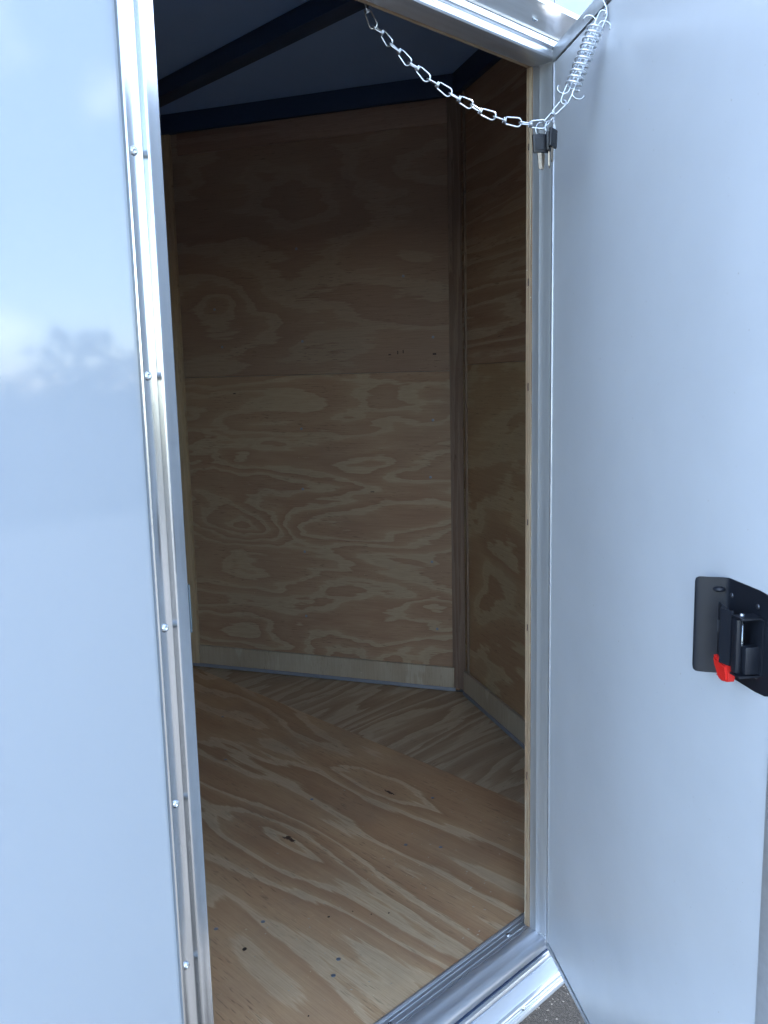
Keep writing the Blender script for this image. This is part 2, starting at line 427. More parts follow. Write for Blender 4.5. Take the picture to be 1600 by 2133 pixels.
# left nose wall: x axis from tip to far corner so that x cross up points inward
tlr = -tl
M_L, sgn = nose_matrix((XN+DN, W/2, 0), tlr, nl_in)
if sgn < 0: M_L, sgn = nose_matrix((XN, W, 0), tl, nl_in); L_FROM_CORNER = True
else: L_FROM_CORNER = False
M_R, sgr = nose_matrix((XN, 0, 0), tr, nr_in)
if sgr < 0: M_R, sgr = nose_matrix((XN+DN, W/2, 0), -tr, nr_in); R_FROM_TIP = True
else: R_FROM_TIP = False
def LX(s): return s if L_FROM_CORNER else NLEN - s       # s measured from the far corner
def RX(s): return NLEN - s if R_FROM_TIP else s          # s measured from the door-side corner
def off(M, x, y, z): return M @ Vector((x, y, z))
box('nose_skin', (-.03, -.05, -.055), (NLEN+.03, 2.36, -.045), PANEL, SH, M=M_L)
box('nose_skin', (-.03, -.05, -.055), (NLEN+.03, 2.36, -.045), PANEL, SH, M=M_R)
bm = bmesh.new()
pr = [(XR-.03, 0.0), (XE, 0.0), (XN+DN+.06, W/2), (XE, W+.05), (XR-.03, W+.05)]
a = [bm.verts.new((x, y, 2.362)) for x, y in pr]; b_ = [bm.verts.new((x, y, 2.385)) for x, y in pr]
bm.faces.new(a); bm.faces.new(b_)
for i in range(5): bm.faces.new((a[i], a[(i+1) % 5], b_[(i+1) % 5], b_[i]))
from_bm('roof', bm, PANEL, SH)
bm = bmesh.new()
a = [bm.verts.new((x, y, -.052)) for x, y in pr]; b_ = [bm.verts.new((x, y, -.03)) for x, y in pr]
bm.faces.new(a); bm.faces.new(b_)
for i in range(5): bm.faces.new((a[i], a[(i+1) % 5], b_[(i+1) % 5], b_[i]))
from_bm('belly', bm, STEEL, SH)

# ---- floor
FL = empty('floor', (-.8, W/2, 0), T)
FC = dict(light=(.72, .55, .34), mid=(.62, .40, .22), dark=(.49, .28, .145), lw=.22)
FLOORMAT = [plywood('floor_ply_a', 1.7, 'y', 9.0, .62, 2.8, knots=((.75, -.14, .30, .10, 2.6), (.74, .235, .26, .07, 1.6), (1.6, -.2, .4, .1, 2.0)), dirt_shade=.42, jag=.12, det=3.0, **FC),  # heavier grime: real scuffs plus light falloff painted into the colour
            plywood('floor_ply_b', 4.4, 'y', 9.0, .6, 3.0, dirt_shade=.3, **FC),
            plywood('floor_ply_nose', 6.6, 'x', 9.0, .8, 4.6, light=(.60, .48, .32), mid=(.52, .385, .245), dark=(.40, .265, .16), dirt_shade=.22, lw=.34)]
FM = frame_m((0, 0, 0), (1, 0, 0), (0, 1, 0))
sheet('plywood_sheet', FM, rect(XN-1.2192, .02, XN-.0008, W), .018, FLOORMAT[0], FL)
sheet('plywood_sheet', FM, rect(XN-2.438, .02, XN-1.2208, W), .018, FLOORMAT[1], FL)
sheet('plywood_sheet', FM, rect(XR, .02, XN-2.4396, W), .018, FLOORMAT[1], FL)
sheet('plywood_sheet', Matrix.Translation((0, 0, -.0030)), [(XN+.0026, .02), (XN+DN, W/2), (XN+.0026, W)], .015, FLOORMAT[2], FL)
for x, y in ((-.406, .507), (-.41, .252), (-.369, .283), (.045, .878), (.115, .421), (.059, .497), (-.497, .564), (.30, .62), (.02, 1.30), (.22, 1.62), (-.40, 1.15)):
    screw(SCRF, (x, y, -.0002), (rnd.uniform(-.05, .05), rnd.uniform(-.05, .05), 1), FL)
HOLE = plain('nail_hole', (.03, .018, .012), .8)
hm = bmesh.new(); bmesh.ops.create_cone(hm, cap_ends=True, segments=9, radius1=.0032, radius2=.0026, depth=.0006)
hme = bpy.data.meshes.new('knot_hole'); hm.to_mesh(hme); hm.free(); hme.materials.append(HOLE)
for x, y, s in ((-.288, .41, 1.1), (-.18, .319, .9), (-.212, .345, .6), (-.492, .458, 1.9), (-.235, .385, .6), (-.55, .60, .8), (-.52, .2, .7)):
    o = bpy.data.objects.new('knot_hole', hme); COL.objects.link(o)
    setw(o, Matrix.Translation((x, y, .0003)) @ Matrix.Rotation(rnd.uniform(0, 3), 4, 'Z') @ Matrix.Diagonal((s, s*rnd.uniform(.6, 1), 1, 1))); adopt(o, FL)

# ---- nose walls
def nose_wall(name, M, SX, mats, base0, seam, top, is_left):
    E = empty(name, off(M, NLEN/2, 0, 0), T)
    x0, x1 = sorted((SX(0.012), SX(NLEN-.012)))
    sheet('plywood_sheet', M, rect(x0, .002, x1, seam-.0007), .012, mats[0], E, .0005)
    sheet('plywood_sheet', M, rect(x0, seam+.0007, x1, HC), .012, mats[1], E, .0005)
    return E
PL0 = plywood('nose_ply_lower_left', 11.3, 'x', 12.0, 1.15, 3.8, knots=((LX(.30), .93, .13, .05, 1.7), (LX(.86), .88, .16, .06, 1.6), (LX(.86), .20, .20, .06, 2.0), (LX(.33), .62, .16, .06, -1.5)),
              light=(.42, .33, .22), mid=(.375, .258, .165), dark=(.315, .195, .125), dirt_shade=.22, jag=.14)
PL1 = plywood('nose_ply_upper_left', 13.9, 'x', 8.0, .75, 2.4, knots=((LX(.25), 1.56, .14, .10, 2.4),), light=(.345, .265, .19), mid=(.305, .21, .145), dark=(.255, .16, .115), dirt_shade=.2, jag=.14)
PR0 = plywood('nose_ply_lower_right', 17.2, 'x', 6.0, 1.3, 2.6, light=(.41, .315, .19), mid=(.37, .255, .145), dark=(.31, .185, .105), dirt_shade=.25, jag=.12)
PR1 = plywood('nose_ply_upper_right', 19.4, 'x', 9.0, .4, 6.0, light=(.42, .315, .21), mid=(.36, .24, .155), dark=(.29, .17, .11), dirt_shade=.25)
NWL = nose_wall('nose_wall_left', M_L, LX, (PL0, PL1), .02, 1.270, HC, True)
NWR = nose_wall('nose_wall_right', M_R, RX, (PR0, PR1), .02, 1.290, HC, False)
def strip(name, M, xa, xb, y0, y1, z0, z1, mat, parent, bev=.0015):
    x0, x1 = sorted((xa, xb))
    # local-coordinates mesh so that grain follows the strip
    return box(name, (x0, y0, z0), (x1, y1, z1), mat, parent, bev, M=M)
# left: top strip, baseboard, caulk, far post
TOPS = plywood('top_strip_ply', 23.0, 'x', 4.0, .5, 6, light=(.34, .24, .18), mid=(.29, .19, .14), dark=(.23, .14, .11), dirt_shade=.2)
strip('top_strip', M_L, LX(.10), LX(1.225), 2.160, HC-.001, .0005, .010, TOPS, NWL)
strip('baseboard', M_L, LX(.070), LX(1.231), .016, .098, .0005, .013, BASEB, NWL)
strip('caulk_bead', M_L, LX(.02), LX(1.236), .0008, .0158, .0005, .0165, CAULK, NWL, .004)
strip('corner_post', M_L, LX(.012), LX(.068), .0165, HC-.002, .0008, .020, PINE, NWL, .002)
# right
strip('baseboard', M_R, RX(.05), RX(1.222), .016, .098, .0005, .013, BASEB, NWR)
strip('caulk_bead', M_R, RX(.02), RX(1.226), .0008, .0158, .0005, .0165, CAULK, NWR, .004)
strip('edge_strip', M_R, RX(1.188), RX(1.196), .100, HC-.002, .0005, .009, plywood('edge_strip_wood', 31.0, 'y', 3, .5, 14, light=(.27, .215, .16), mid=(.25, .19, .14), dark=(.2, .14, .1)), NWR, .001)
# tip post: a board across the V
tipx = XN + DN
wpost = .033
bm = bmesh.new()
ya = wpost
xa = tipx - DN*ya/(W/2)
pts = [(xa-.004, W/2-ya), (xa-.004, W/2+ya), (tipx-.006, W/2)]
lo = [bm.verts.new((x, y, .0165)) for x, y in pts]; hi = [bm.verts.new((x, y, HC-.002)) for x, y in pts]
bm.faces.new(lo); bm.faces.new(hi)
for i in range(3): bm.faces.new((lo[i], lo[(i+1) % 3], hi[(i+1) % 3], hi[i]))
bmr = from_bm('tip_post_tmp', bm, None)
# re-express in a local frame with y up for the grain
Mt = frame_m((xa, W/2, 0), (0, -1, 0), (0, 0, 1))
bmr.data.transform(Mt.inverted()); bmr.name = 'tip_post'; bmr.data.name = 'tip_post'; bmr.data.materials.append(REDW); setw(bmr, Mt); adopt(bmr, NWL)
for s, z in ((.618, 1.402), (1.16, 1.398), (.599, 1.053), (1.155, 1.084), (.595, .805), (1.142, .862), (.593, .542), (1.143, .525), (.589, .265), (1.161, .251), (.606, 1.761), (.227, 1.545), (.254, 1.392), (1.046, 1.63)):
    screw(SCRW, off(M_L, LX(s), z, .0002), M_L.to_3x3() @ Vector((0, 0, 1)), NWL)

MARK = plain('dark_scuff', (.06, .04, .035), .8)
for s_, z_, a_, b_2 in ((.985, 1.338, .010, .004), (1.018, 1.345, .004, .013), (1.040, 1.348, .004, .012), (1.165, 1.335, .014, .007), (.300, 1.20, .012, .004), (.90, .80, .016, .003)):
    strip('scuff_mark', M_L, LX(s_-a_/2), LX(s_+a_/2), z_-b_2/2, z_+b_2/2, .0001, .0004, MARK, NWL, 0)
# flakes of sawdust and grit lying on the floor
bm = bmesh.new(); fr = random.Random(21)
for k in range(150):
    y = .10 + abs(fr.gauss(0, .45)); x = fr.uniform(-.80, .42)
    if y > 2.1: continue
    r_ = fr.uniform(.0010, .0032); a = fr.uniform(0, 6.28); h_ = fr.uniform(.0006, .0016)
    c = [(x + r_*math.cos(a+t)*(1 if i % 2 else .45), y + r_*math.sin(a+t)*(1 if i % 2 else .45)) for i, t in enumerate((0, 1.57, 3.14, 4.71))]
    lo_ = [bm.verts.new((q[0], q[1], .0001)) for q in c]; hi_ = [bm.verts.new((q[0], q[1], h_)) for q in c]
    bm.faces.new(hi_)
    for i in range(4): bm.faces.new((lo_[i], lo_[(i+1) % 4], hi_[(i+1) % 4], hi_[i]))
sd_ = from_bm('sawdust', bm, plain('sawdust_flake', (.50, .42, .31), .8, var=.5, nscale=9), FL); sd_['kind'] = 'stuff'

# ---- other interior linings
LN = empty('wall_lining', (-1, W, 1), T)
LIN = plywood('lining_ply', 29.0, 'x', 7.0, .6, 3, dirt_shade=.2)
sheet('plywood_sheet', frame_m((XN-.002, W, 0), (1, 0, 0), (0, 0, 1)), rect(XR-XN, .002, 0, HC), .012, LIN, LN)
sheet('plywood_sheet', frame_m((XR, W/2, 0), (0, 1, 0), (0, 0, 1)), rect(-W/2+.06, .002, W/2, HC), .002, LIN, LN)
# door side lining: its cut edge shows round the opening
MS = frame_m((0, YIN, 0), (-1, 0, 0), (0, 0, 1))
t_l = .0125
sheet('plywood_sheet', MS, rect(-XN+.0, .004, -.0008, HC), t_l, LIN, LN)
sheet('plywood_sheet', MS, rect(.0008, HD+.004, WD+.02, HC), t_l, LIN, LN)
sheet('plywood_sheet', MS, rect(WD+.021, .002, -XR, HC), t_l, LIN, LN)
# exposed plies of the cut edge (layered strip, plies run vertically)
def ply_edge(name, M, length, w):
    bm = bmesh.new(); n = 5
    for k in range(n):
        dz = .0008 if k % 2 else .0016
        add_box(bm, (k*w/n, 0, 0), ((k+1)*w/n, length, dz))
    return from_bm(name, bm, PEDGE, LN, M=M)
for z_ in (.36, .70, .93, 1.21, 1.42, 1.68):
    box('edge_void', (-.0027, YIN-.0072, z_), (-.0020, YIN-.0046, z_+rnd.uniform(.008, .022)), MARK, LN)
ply_edge('cut_edge', frame_m((-.0006, YIN, .008), (0, -1, 0), (0, 0, 1)), HD-.006, t_l)
ply_edge('cut_edge', frame_m((-WD, YIN, HD+.0034), (0, -1, 0), (1, 0, 0)), WD, t_l)

# ---- ceiling and its steel
CE = empty('ceiling', (-.5, W/2, HC+.08), T)
bm = bmesh.new()
pc = [(XR, .06), (XN-.001, .06), (XN+DN, W/2), (XN-.001, W), (XR, W)]
a = [bm.verts.new((x, y, HC+.075)) for x, y in pc]; bm.faces.new(a)
a2 = [bm.verts.new((x, y, HC+.09)) for x, y in pc]; bm.faces.new(a2)
for i in range(5): bm.faces.new((a[i], a[(i+1) % 5], a2[(i+1) % 5], a2[i]))
from_bm('ceiling_liner', bm, CEIL, CE)
for xb in (.25, -.36, -.97, -1.58):
    box('roof_bow', (xb, .062, HC+.018), (xb+.065, W-.002, HC+.0745), STEEL, CE, .004)
strip('top_rail', M_L, LX(.0), LX(NLEN), HC+.001, HC+.0745, -.03, .022, STEEL, CE, .004)
strip('top_rail', M_R, RX(.0), RX(NLEN), HC+.001, HC+.0745, -.03, .022, STEEL, CE, .004)
box('top_rail', (XR, W-.05, HC+.001), (XN, W, HC+.0745), STEEL, CE, .004)
box('top_rail', (XR, .03, HC+.001), (XN, .10, HC+.0745), STEEL, CE, .004)

# ---- door frame (aluminium extrusions)
DF = empty('door_frame', (-WD/2, 0, 0), T)
# latch side jamb: outer lip, screw channel, ridge, nosing
pj = [(-.9005, .002), (-.9005, -.0045), (-.8985, -.0058), (-.8955, -.0050), (-.8945, -.0028), (-.8905, -.0016), (-.8840, -.0012), (-.8775, -.0020), (-.8762, -.0050),
      (-.8752, -.0108), (-.8735, -.0122), (-.8700, -.0122), (-.8655, -.0108), (-.8590, -.0100), (-.8552, -.0094), (-.8535, -.0075), (-.8530, .0), (-.8530, YIN-.012), (-.8565, YIN-.012), (-.8565, .004), (-.88, .004)]
extrude('latch_jamb', pj, -.010, HD+.034, (0, 1, 2), ALJ, DF, cut1=lambda p: (p[0]+.854))
# hinge side jamb: return into the wall with a small ridge, flange under the hinge
pz = [(.040, -.0005), (.040, -.0030), (.003, -.0030), (.0006, -.0022), (0, .0), (0.0002, .012), (.0003, .0285), (-.0001, .0295), (-.0001, .0305), (.0003, .0315), (.0003, YIN-.0132), (.004, YIN-.0132), (.004, .003), (.040, .0015)]
extrude('hinge_jamb', pz, -.004, HD+.002, (0, 1, 2), ALZ, DF)
# header: return, bright nosing, groove, rib
ph = [(YIN-.0128, HD+.0015), (.030, HD), (.004, HD), (-.0040, HD+.0010), (-.0062, HD+.0040), (-.0062, HD+.0110), (-.0030, HD+.0125), (-.0012, HD+.0150), (-.0012, HD+.0190), (-.0060, HD+.0205), (-.0078, HD+.0225), (-.0078, HD+.0290), (-.0045, HD+.0305), (-.0045, HD+.0350), (.0015, HD+.0350), (.0015, HD+.006), (YIN-.0128, HD+.006)]
extrude('header', ph, -WD-.046, .040, (1, 2, 0), ALX, DF)
# welds at the mitred corners
bm = bmesh.new()
for k in range(7):
    c = Vector((.0006, .030-.0045*k, HD-.0006))
    bmesh.ops.create_icosphere(bm, subdivisions=1, radius=rnd.uniform(.0012, .0024), matrix=Matrix.Translation(c))
from_bm('weld_bead', bm, ALZ, DF, True)
bm = bmesh.new()
for k in range(6):
    c = Vector((.0, .020-.0042*k, .0045))
    bmesh.ops.create_icosphere(bm, subdivisions=1, radius=rnd.uniform(.0014, .0028), matrix=Matrix.Translation(c))
from_bm('weld_bead', bm, ALZ, DF, True)
for x, z in ((-.8900, 1.524), (-.8905, 1.250), (-.8895, .916), (-.8905, .664), (-.8905, .417), (-.8905, .15), (-.8900, 1.78)):
    screw(SCR, (x, -.0012, z), (rnd.uniform(-.12, .12), -1, rnd.uniform(-.12, .12)), DF)
# strike for the latch
box('strike_plate', (-.8535, -.0086, .902), (-.8508, .030, .970), plain('strike_steel', (.07, .10, .12), .4, .3), DF, .0015)
# drip gutter above the door
pg = [(.0018, HD+.0365), (-.0050, HD+.0365), (-.0065, HD+.0400), (-.0120, HD+.0430), (-.0400, HD+.0620), (-.0440, HD+.0640), (-.0450, HD+.0720), (-.0430, HD+.0725), (-.0420, HD+.0660), (-.0120, HD+.0455), (-.0050, HD+.0425), (-.0035, HD+.0500), (-.0035, HD+.078), (.0018, HD+.078)]
GU = extrude('drip_gutter', pg, -WD-.12, .085, (1, 2, 0), ALX, T)
for x in (-.02, -.36, -.70):
    screw(SCR, (x, -.0040, HD+.0275-.0005), (0, -1, -.2), GU, 'rivet')
    screw(SCR, (x-.065, -.020, HD+.0475), (0, .56, -.83), GU, 'rivet')

# ---- threshold
ps = [(.090, .0006), (.0895, .0040), (.0840, .0062), (.0800, .0048), (.0790, .0034), (.0740, .0030), (.0732, .0042), (.0718, .0042), (.0710, .0030), (.0610, .0030), (.0602, .0042), (.0588, .0042), (.0580, .0030), (.0510, .0030),
      (.0500, .0012), (.0485, .0012), (.0475, .0044), (.0440, .0052), (.0300, .0040), (.0285, .0030), (.0120, .0012), (.0050, -.0010), (.0010, -.0040), (-.0012, -.0080), (-.0012, -.0140),
      (.0030, -.0160), (.0042, -.0200), (.0042, -.0300), (.0010, -.0330), (-.0060, -.0345), (-.0075, -.0370), (-.0075, -.0430), (-.0040, -.0450), (.0100, -.0450), (.0100, -.0200), (.060, -.0004)]
SI = extrude('threshold', ps, -WD+.001, .0445, (1, 2, 0), ALS, T)
for x in (-.054, -.427, -.72):
    screw(SCR, (x, .0650, .0028), (rnd.uniform(-.1, .1), .05, 1), SI)
# ---- lower skirt: skin and rub rail
pk = [(.0100, -.0465), (-.0060, -.0465), (-.0080, -.0480), (-.0105, -.0900), (.0100, -.0900)]
SK = extrude('lower_skirt', pk, XR, .030, (1, 2, 0), paint('skirt_paint', (.40, .45, .54), .18, mottled=.06), T)
extrude('lower_skirt', [(q[0]-.0015, q[1]) for q in pk], .0315, XE+.02, (1, 2, 0), ALW, T)
pr_ = [(.0100, -.0905), (-.0115, -.0905), (-.0160, -.0925), (-.0175, -.0960), (-.0160, -.0985), (-.0135, -.0995), (-.0135, -.1085), (-.0160, -.1095), (-.0160, -.1110), (-.0140, -.1120), (-.0140, -.1150), (-.0175, -.1165), (-.0185, -.1200), (-.0185, -.1260), (-.0160, -.1290), (-.0100, -.1300), (.0300, -.1300), (.0300, -.1270), (.0100, -.1270)]
RL = extrude('rub_rail', pr_, XR, XE+.02, (1, 2, 0), ALX, T)
for x in (-.104, -.45, -.80):
    screw(SCR, (x, -.0133, -.1040), (0, -1, .1), RL, 'rivet')

# ---- the door leaf
S1 = .783; ZB, ZT = -.004, 1.826
MD = frame_m((0, 0, 0), dd, (0, 0, 1))          # local x along the leaf, y up, z = dd x up
zsgn = 1 if (dd.cross(up3)).dot(nd) > 0 else -1   # +1 when local z is the inner side
def zz(a): return a*zsgn
def dbox(name, x0, x1, y0, y1, n0, n1, mat, parent, bev=0.0):
    a, b = sorted((zz(n0), zz(n1)))
    return box(name, (x0, y0, a), (x1, y1, b), mat, parent, bev, M=MD)
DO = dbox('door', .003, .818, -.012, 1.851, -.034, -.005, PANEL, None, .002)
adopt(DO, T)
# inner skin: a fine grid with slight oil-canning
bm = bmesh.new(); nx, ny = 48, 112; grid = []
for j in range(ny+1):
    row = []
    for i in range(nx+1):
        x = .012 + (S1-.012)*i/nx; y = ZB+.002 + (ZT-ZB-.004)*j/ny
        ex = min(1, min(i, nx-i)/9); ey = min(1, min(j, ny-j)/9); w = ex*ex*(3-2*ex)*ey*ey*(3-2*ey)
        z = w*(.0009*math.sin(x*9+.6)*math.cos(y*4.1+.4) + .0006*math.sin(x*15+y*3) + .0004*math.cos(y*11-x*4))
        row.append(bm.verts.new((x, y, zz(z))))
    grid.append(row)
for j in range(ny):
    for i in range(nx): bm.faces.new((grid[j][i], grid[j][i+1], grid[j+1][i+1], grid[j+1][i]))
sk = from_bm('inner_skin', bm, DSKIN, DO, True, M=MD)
# edge trims: small folded profile
dbox('edge_trim', .0035, S1+.036, ZT+.0005, ZT+.026, -.032, .0028, ALD, DO, .0018)
dbox('edge_trim', .0035, S1+.036, ZB-.012, ZB-.0005, -.032, .0028, ALD, DO, .0018)
dbox('edge_trim', S1+.0005, S1+.036, ZB, ZT, -.032, .0028, ALD, DO, .0018)
dbox('edge_trim', .0035, .0115, ZB, ZT, -.032, .0022, ALD, DO, .0012)
# hinge knuckle strip and gasket line
tube('hinge_barrel', [(-.0005, -.0085, -.004), (-.0005, -.0085, HD+.015)], .0042, ALZ, DO, 10)
box('hinge_gasket', (.0010, -.0050, 0.0), (.0040, -.0032, HD), DARK, DO)

# ---- latch on the inner face
def pl(name, pts, n0, n1, mat, bev=.0, parent=None):
    bm = bmesh.new()
    A = [bm.verts.new((p[0], p[1], zz(n0))) for p in pts]; B = [bm.verts.new((p[0], p[1], zz(n1))) for p in pts]
    n = len(pts); bm.faces.new(A); fb = bm.faces.new(B)
    for i in range(n): bm.faces.new((A[i], A[(i+1) % n], B[(i+1) % n], B[i]))
    if bev: bmesh.ops.bevel(bm, geom=list(fb.edges), offset=bev, segments=2, affect='EDGES')
    return auto_smooth(from_bm(name, bm, mat, DO, M=MD), 40)
def rcorner(cx, cy, r, a0, a1, n=5): return arc2(cx, cy, r, a0, a1, n)
# the plate: flat part on the skin, a raised grip wing bent away from it (swept section x/n, cut by an outline)
sec = [(.783, .0012), (.770, .0012), (.750, .0012), (.710, .0012), (.688, .0014), (.683, .0024), (.680, .0060), (.677, .0120), (.674, .0190), (.671, .0250), (.668, .0300), (.6655, .0330), (.6630, .0350), (.6600, .0345)]
def plate_top(i, n): 
    x = sec[i][0]
    return .981 - max(0, (x-.755))**2*9 - (0.010*max(0, (.667-x)/.008)**2)
def plate_bot(i, n):
    x = sec[i][0]
    return .855 + max(0, (x-.755))**2*9 + (0.010*max(0, (.667-x)/.008)**2)
bm = bmesh.new(); m = len(sec); J = 10; G = []
for i in range(m):
    yt, yb = plate_top(i, m), plate_bot(i, m)
    G.append([bm.verts.new((sec[i][0], yb + (yt-yb)*j/J, zz(sec[i][1]))) for j in range(J+1)])
for i in range(m-1):
    for j in range(J): bm.faces.new((G[i][j], G[i+1][j], G[i+1][j+1], G[i][j+1]))
bmesh.ops.recalc_face_normals(bm, faces=bm.faces[:])
bmesh.ops.solidify(bm, geom=bm.faces[:], thickness=.0018)
LP = auto_smooth(from_bm('latch_plate', bm, BLACK, DO, M=MD), 50)
LP['label'] = 'black stamped latch plate with raised grip wing'
# slot boss pressed in the wing
bm = bmesh.new(); bmesh.ops.create_uvsphere(bm, u_segments=14, v_segments=8, radius=1, matrix=Matrix.Translation((.6780, .966, zz(.0110))) @ Matrix.Diagonal((.0080, .0036, .0075, 1)))
from_bm('pressed_boss', bm, BLACK, DO, True, M=MD)
# bracket: two ears joined by a front face, open on the far side
for y0 in (.8770, .9480):
    pl('bracket_ear', [(.7400, y0), (.7600, y0), (.7600, y0+.0026), (.7400, y0+.0026)], .0016, .0290, BLACK)
dbox('bracket_face', .7400, .7520, .8800, .9475, .0215, .0295, BLACK, DO, .0030)
dbox('bracket_web', .7470, .7590, .8800, .9150, .0016, .0212, BLACK, DO, .003)
dbox('bracket_back', .7380, .7640, .8800, .9475, .0014, .0040, BLACK, DO)
tube('hinge_pin', [(.7460, .8740, zz(.0200)), (.7460, .9530, zz(.0200))], .0034, SCREW, DO, 12, M=MD)
# lever: stepped flat bar facing the camera
lv = [(0.7385, 0.0295), (0.7295, 0.032), (0.7225, 0.034), (0.7155, 0.028), (0.7115, 0.0258), (0.6985, 0.023), (0.6975, 0.0202), (0.712, 0.023), (0.717, 0.025), (0.7235, 0.0308), (0.7295, 0.029), (0.7385, 0.0265)]
bm = bmesh.new()
A = [bm.verts.new((p[0], .8860 - .16*(.743-p[0])*.0, zz(p[1]))) for p in lv]; B = [bm.verts.new((p[0], .9545, zz(p[1]))) for p in lv]
n = len(lv); bm.faces.new(A); bm.faces.new(B)
for i in range(n): bm.faces.new((A[i], A[(i+1) % n], B[(i+1) % n], B[i]))
auto_smooth(from_bm('latch_lever', bm, BLACK, DO, M=MD), 40)
pl('lever_slot', [(.7000, .917), (.7040, .918), (.7040, .934), (.7000, .933)], .0225, .0248, plain('grey_steel', (.10, .11, .13), .4, .6))
RX0 = .0335
LR = pl('latch_release', [(0.7025, 0.889), (0.7335, 0.885), (0.7375, 0.87), (0.7355, 0.8645), (0.7225, 0.862), (0.718, 0.863), (0.706, 0.878)], .0205, .0315, RED, .0022)
LR['label'] = 'red ribbed plastic release tab under the black lever'
for k in range(6):
    dbox('grip_rib', .7150+.0005*k, .7325, .8670+.0028*k, .8680+.0028*k, .0312, .0320, RED, DO)
for x, y in ((.692, .9605), (.749, .961), (.7515, .8755)):
    screw(SCRB, MD @ Vector((x, y, zz(.0016))), nd, DO)

# ================================================================== CHAIN, SPRING, KEYS
A0 = Vector((-.411, .085, 1.838)); s0 = .268
B0 = MD @ Vector((s0, 1.836, zz(.020)))
pn = (B0-A0).cross(up3).normalized()
def on_plane(x, y, d=0.0):
    r = ray(x, y); t = (A0 + pn*d - CAM).dot(pn)/r.dot(pn); return CAM + r*t
def z1(x, y): return (700 + x/2.6667, y/2.6667)
CH = empty('door_chain', A0); tag(CH, 'zinc plated safety chain with compression spring from door header to open door', 'chain')
kn = [(175, 62), (258, 182), (353, 285), (455, 380), (565, 470), (685, 550), (803, 618), (937, 668), (1080, 690)]
jn = [(212, 150), (302, 245), (407, 352), (512, 440), (634, 520), (752, 585), (880, 648), (1023, 682), (1162, 690)]
RW = .00135
def stadium(p, q, side, w, n=7):
    """loop of wire from p to q lying in the plane of side"""
    ax = (q-p).normalized(); side = (side - ax*side.dot(ax)).normalized(); Ln = (q-p).length
    r = w/2; pts = []
    for k in range(n+1):
        a = math.pi*k/n; pts.append(q - ax*r + ax*r*math.sin(a) + side*r*math.cos(a))
    for k in range(n+1):
        a = math.pi*k/n; pts.append(p + ax*r*.55 - ax*r*.55*math.sin(a) - side*r*math.cos(a)*.8)
    return pts
def link_double(p, k, q, face, first_face):
    """wire loop p-k, wrapped knot at k, wire loop k-q in the crossed plane"""
    bm = bmesh.new()
    ax = (q-p).normalized(); other = ax.cross(face).normalized()
    e1, e2 = (face, other) if first_face else (other, face)
    w = .0132
    add_tube(bm, stadium(k, p - (k-p).normalized()*RW*1.6, e1, w), RW, 6, True)
    add_tube(bm, stadium(k, q + (q-k).normalized()*RW*1.6, e2, w), RW, 6, True)
    hel = [k + ax*((i/16-.5)*.0052) + (face*math.cos(i*.8) + other*math.sin(i*.8))*.0040 for i in range(17)]
    add_tube(bm, hel, RW*1.05, 6)
    return from_bm('chain_link', bm, ZINC, CH, True)
view_up = (u2*.8 + r2*.35)
K3 = [on_plane(*z1(*c)) for c in kn]; J3 = [on_plane(*z1(*c)) for c in jn]
for i in range(9):
    p = J3[i-1] if i > 0 else K3[0] + Vector((-.003, .004, .020))
    ax = (J3[i]-p).normalized(); toc = (CAM-K3[i]).normalized()
    face = ax.cross(toc).normalized()
    face = (Quaternion(ax, R(rnd.uniform(-18, 18))) @ face)
    link_double(p, K3[i], J3[i], face, False)
# link between keys and spring
kx = on_plane(*z1(1205, 632)); jx = on_plane(*z1(1268, 565))
ax = (jx-J3[-1]).normalized(); face = Quaternion(ax, R(50)) @ ax.cross((CAM-kx).normalized()).normalized()
link_double(J3[-1], kx, jx, face, True)
# spring axis
sa = on_plane(*z1(1312, 488)); sb = on_plane(*z1(1443, 150)); st = on_plane(*z1(1487, 72))
axs = (sb-sa).normalized(); e1 = axs.cross((CAM-sa).normalized()).normalized(); e2 = axs.cross(e1)
Ls = (sb-sa).length; turns = 10.0; ns = 26*11; RS = .0118
pts = []
for i in range(ns+1):
    f = i/ns
    # closed end coils
    g = f
    zf = 0.5*(1-math.cos(math.pi*g)) * .16 + g*.84
    a = 2*math.pi*turns*f
    pts.append(sa + axs*(Ls*zf) + (e1*math.cos(a) + e2*math.sin(a))*RS)
tube('coil_spring', pts, .0018, alu('spring_zinc', (.80, .84, .88), .3, 'z', .02, .1, .75), CH, 8)
def draw_wire(start, end_c, sgn, half=.0075):
    """U shaped draw wire: bow at start, two legs through the coil, hooks over the far end"""
    ax = (end_c-start).normalized(); s1_ = (e1 if sgn > 0 else e2); s2 = e1
    P = []
    hook = .0115
    def hk(side):
        c = end_c + side*(half*.4)
        return [c + side*(hook*(1-math.cos(a))*.85) + ax*(hook*.62*math.sin(a)) for a in [math.pi*k/7*1.12 for k in range(8)]]
    left = hk(e1); right = hk(-e1)
    P += left[::-1]
    P += [start + ax*.020 + e1*half*.92]
    P += [start + ax*(.006*(1-math.sin(math.pi*k/6))) + e1*(half*.85*math.cos(math.pi*k/6)) for k in range(7)]
    P += [start + ax*.020 - e1*half*.92]
    P += right
    return tube('draw_wire', P, .00145, ZINC, CH, 6)
draw_wire(jx - axs*.004, sb + axs*.006, 1)
draw_wire(st + axs*.004, sa - axs*.006, 1)
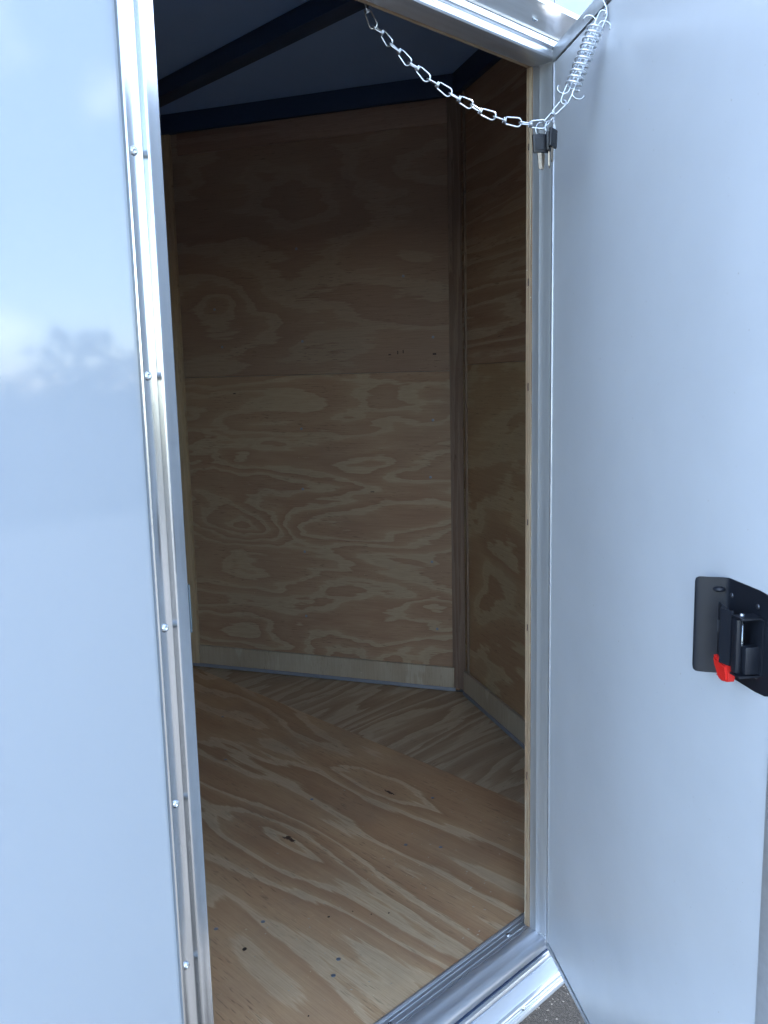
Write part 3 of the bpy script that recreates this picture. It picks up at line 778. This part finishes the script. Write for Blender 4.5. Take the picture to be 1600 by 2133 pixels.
# eye and its bracket on the door
tube('anchor_hook', [st - axs*.004 + e1*.002, st + axs*.004 + e1*.004, st + axs*.010, B0 + nd*-.004, B0 - nd*.012], .0016, ZINC, CH, 7)
dbox('chain_bracket', s0-.010, s0+.010, 1.8275, 1.850, .0030, .0060, ALD, DO, .001)
screw(SCRB, MD @ Vector((s0, 1.842, zz(.0060))), nd, DO)
# header hook
box('header_hook', (A0.x-.011, YIN+.0008, HD+.010), (A0.x+.009, YIN+.0045, HD+.045), ZINC, CH, .001)

def rot_to(ax, fc):
    ax = ax.normalized(); fc = (fc - ax*fc.dot(ax)).normalized(); o = ax.cross(fc)
    return ax, fc, o
def key_set(label, ring_px, ring_w, keys):
    c = on_plane(*ring_px)
    K = empty('key_set', c); tag(K, label, 'keys', 'key sets on the chain')
    toc = (CAM-c).normalized()
    side = up3.cross(toc).normalized()
    rr = ring_w
    # ring hangs from the chain link
    q = Quaternion(up3, R(25)) @ side
    tube('key_ring', [c - up3*rr + (q*math.cos(a)*.80 + up3*math.sin(a))*rr for a in [2*math.pi*k/26 for k in range(26)]], .0009, ZINC, K, 6, True)
    for (dx, dz, yaw, tilt, bl, dpt) in keys:
        top = c + side*dx - up3*(rr*1.55 + dz) + toc*dpt
        sx = Quaternion(up3, R(yaw)) @ side
        nx_ = sx.cross(up3).normalized()
        dn = (Quaternion(nx_, R(tilt)) @ (-up3)).normalized(); sx2 = dn.cross(nx_).normalized()
        KS = .86
        Mk = Matrix(((sx2.x, dn.x, nx_.x, top.x), (sx2.y, dn.y, nx_.y, top.y), (sx2.z, dn.z, nx_.z, top.z), (0, 0, 0, 1)))
        if Mk.determinant() < 0: Mk = Matrix(((-sx2.x, dn.x, nx_.x, top.x), (-sx2.y, dn.y, nx_.y, top.y), (-sx2.z, dn.z, nx_.z, top.z), (0, 0, 0, 1)))
        Mk = Mk @ Matrix.Diagonal((KS, KS, KS, 1))
        bm = bmesh.new(); add_box(bm, (-.0125, 0, -.0030), (.0125, .034, .0030), .0022, 2)
        add_box(bm, (-.0085, .007, -.0036), (.0085, .029, .0036), .0008, 1)
        kh = auto_smooth(from_bm('key_head', bm, KEYB, K, M=Mk), 40)
        # blade with cuts
        out = [(-.0040, .032)]
        y = .034
        while y < .034 + bl - .006:
            out += [(-.0040 + rnd.uniform(0, .0018), y + .0015), (-.0040 + rnd.uniform(0, .0010), y + .0030)]; y += .0034
        out += [(-.0012, .034+bl), (.0012, .034+bl), (.0036, .030+bl), (.0038, .032)]
        bm = bmesh.new()
        A = [bm.verts.new((p[0], p[1], -.0010)) for p in out]; B = [bm.verts.new((p[0], p[1], .0010)) for p in out]
        bm.faces.new(A); bm.faces.new(B); n = len(out)
        for i in range(n): bm.faces.new((A[i], A[(i+1) % n], B[(i+1) % n], B[i]))
        from_bm('key_blade', bm, BRASS, K, M=Mk)
    return K
key_set('black headed keys facing forward on the left ring', (1127, 255), .0115, ((-.0035, .0, 18, 3, .030, .004), (.0045, .0005, 30, -2, .031, -.004)))
key_set('black headed keys seen nearly edge on, on the right ring', (1146, 251), .0110, ((.0055, -.004, 62, -5, .027, .003), (-.0010, .001, 72, 2, .031, -.005)))
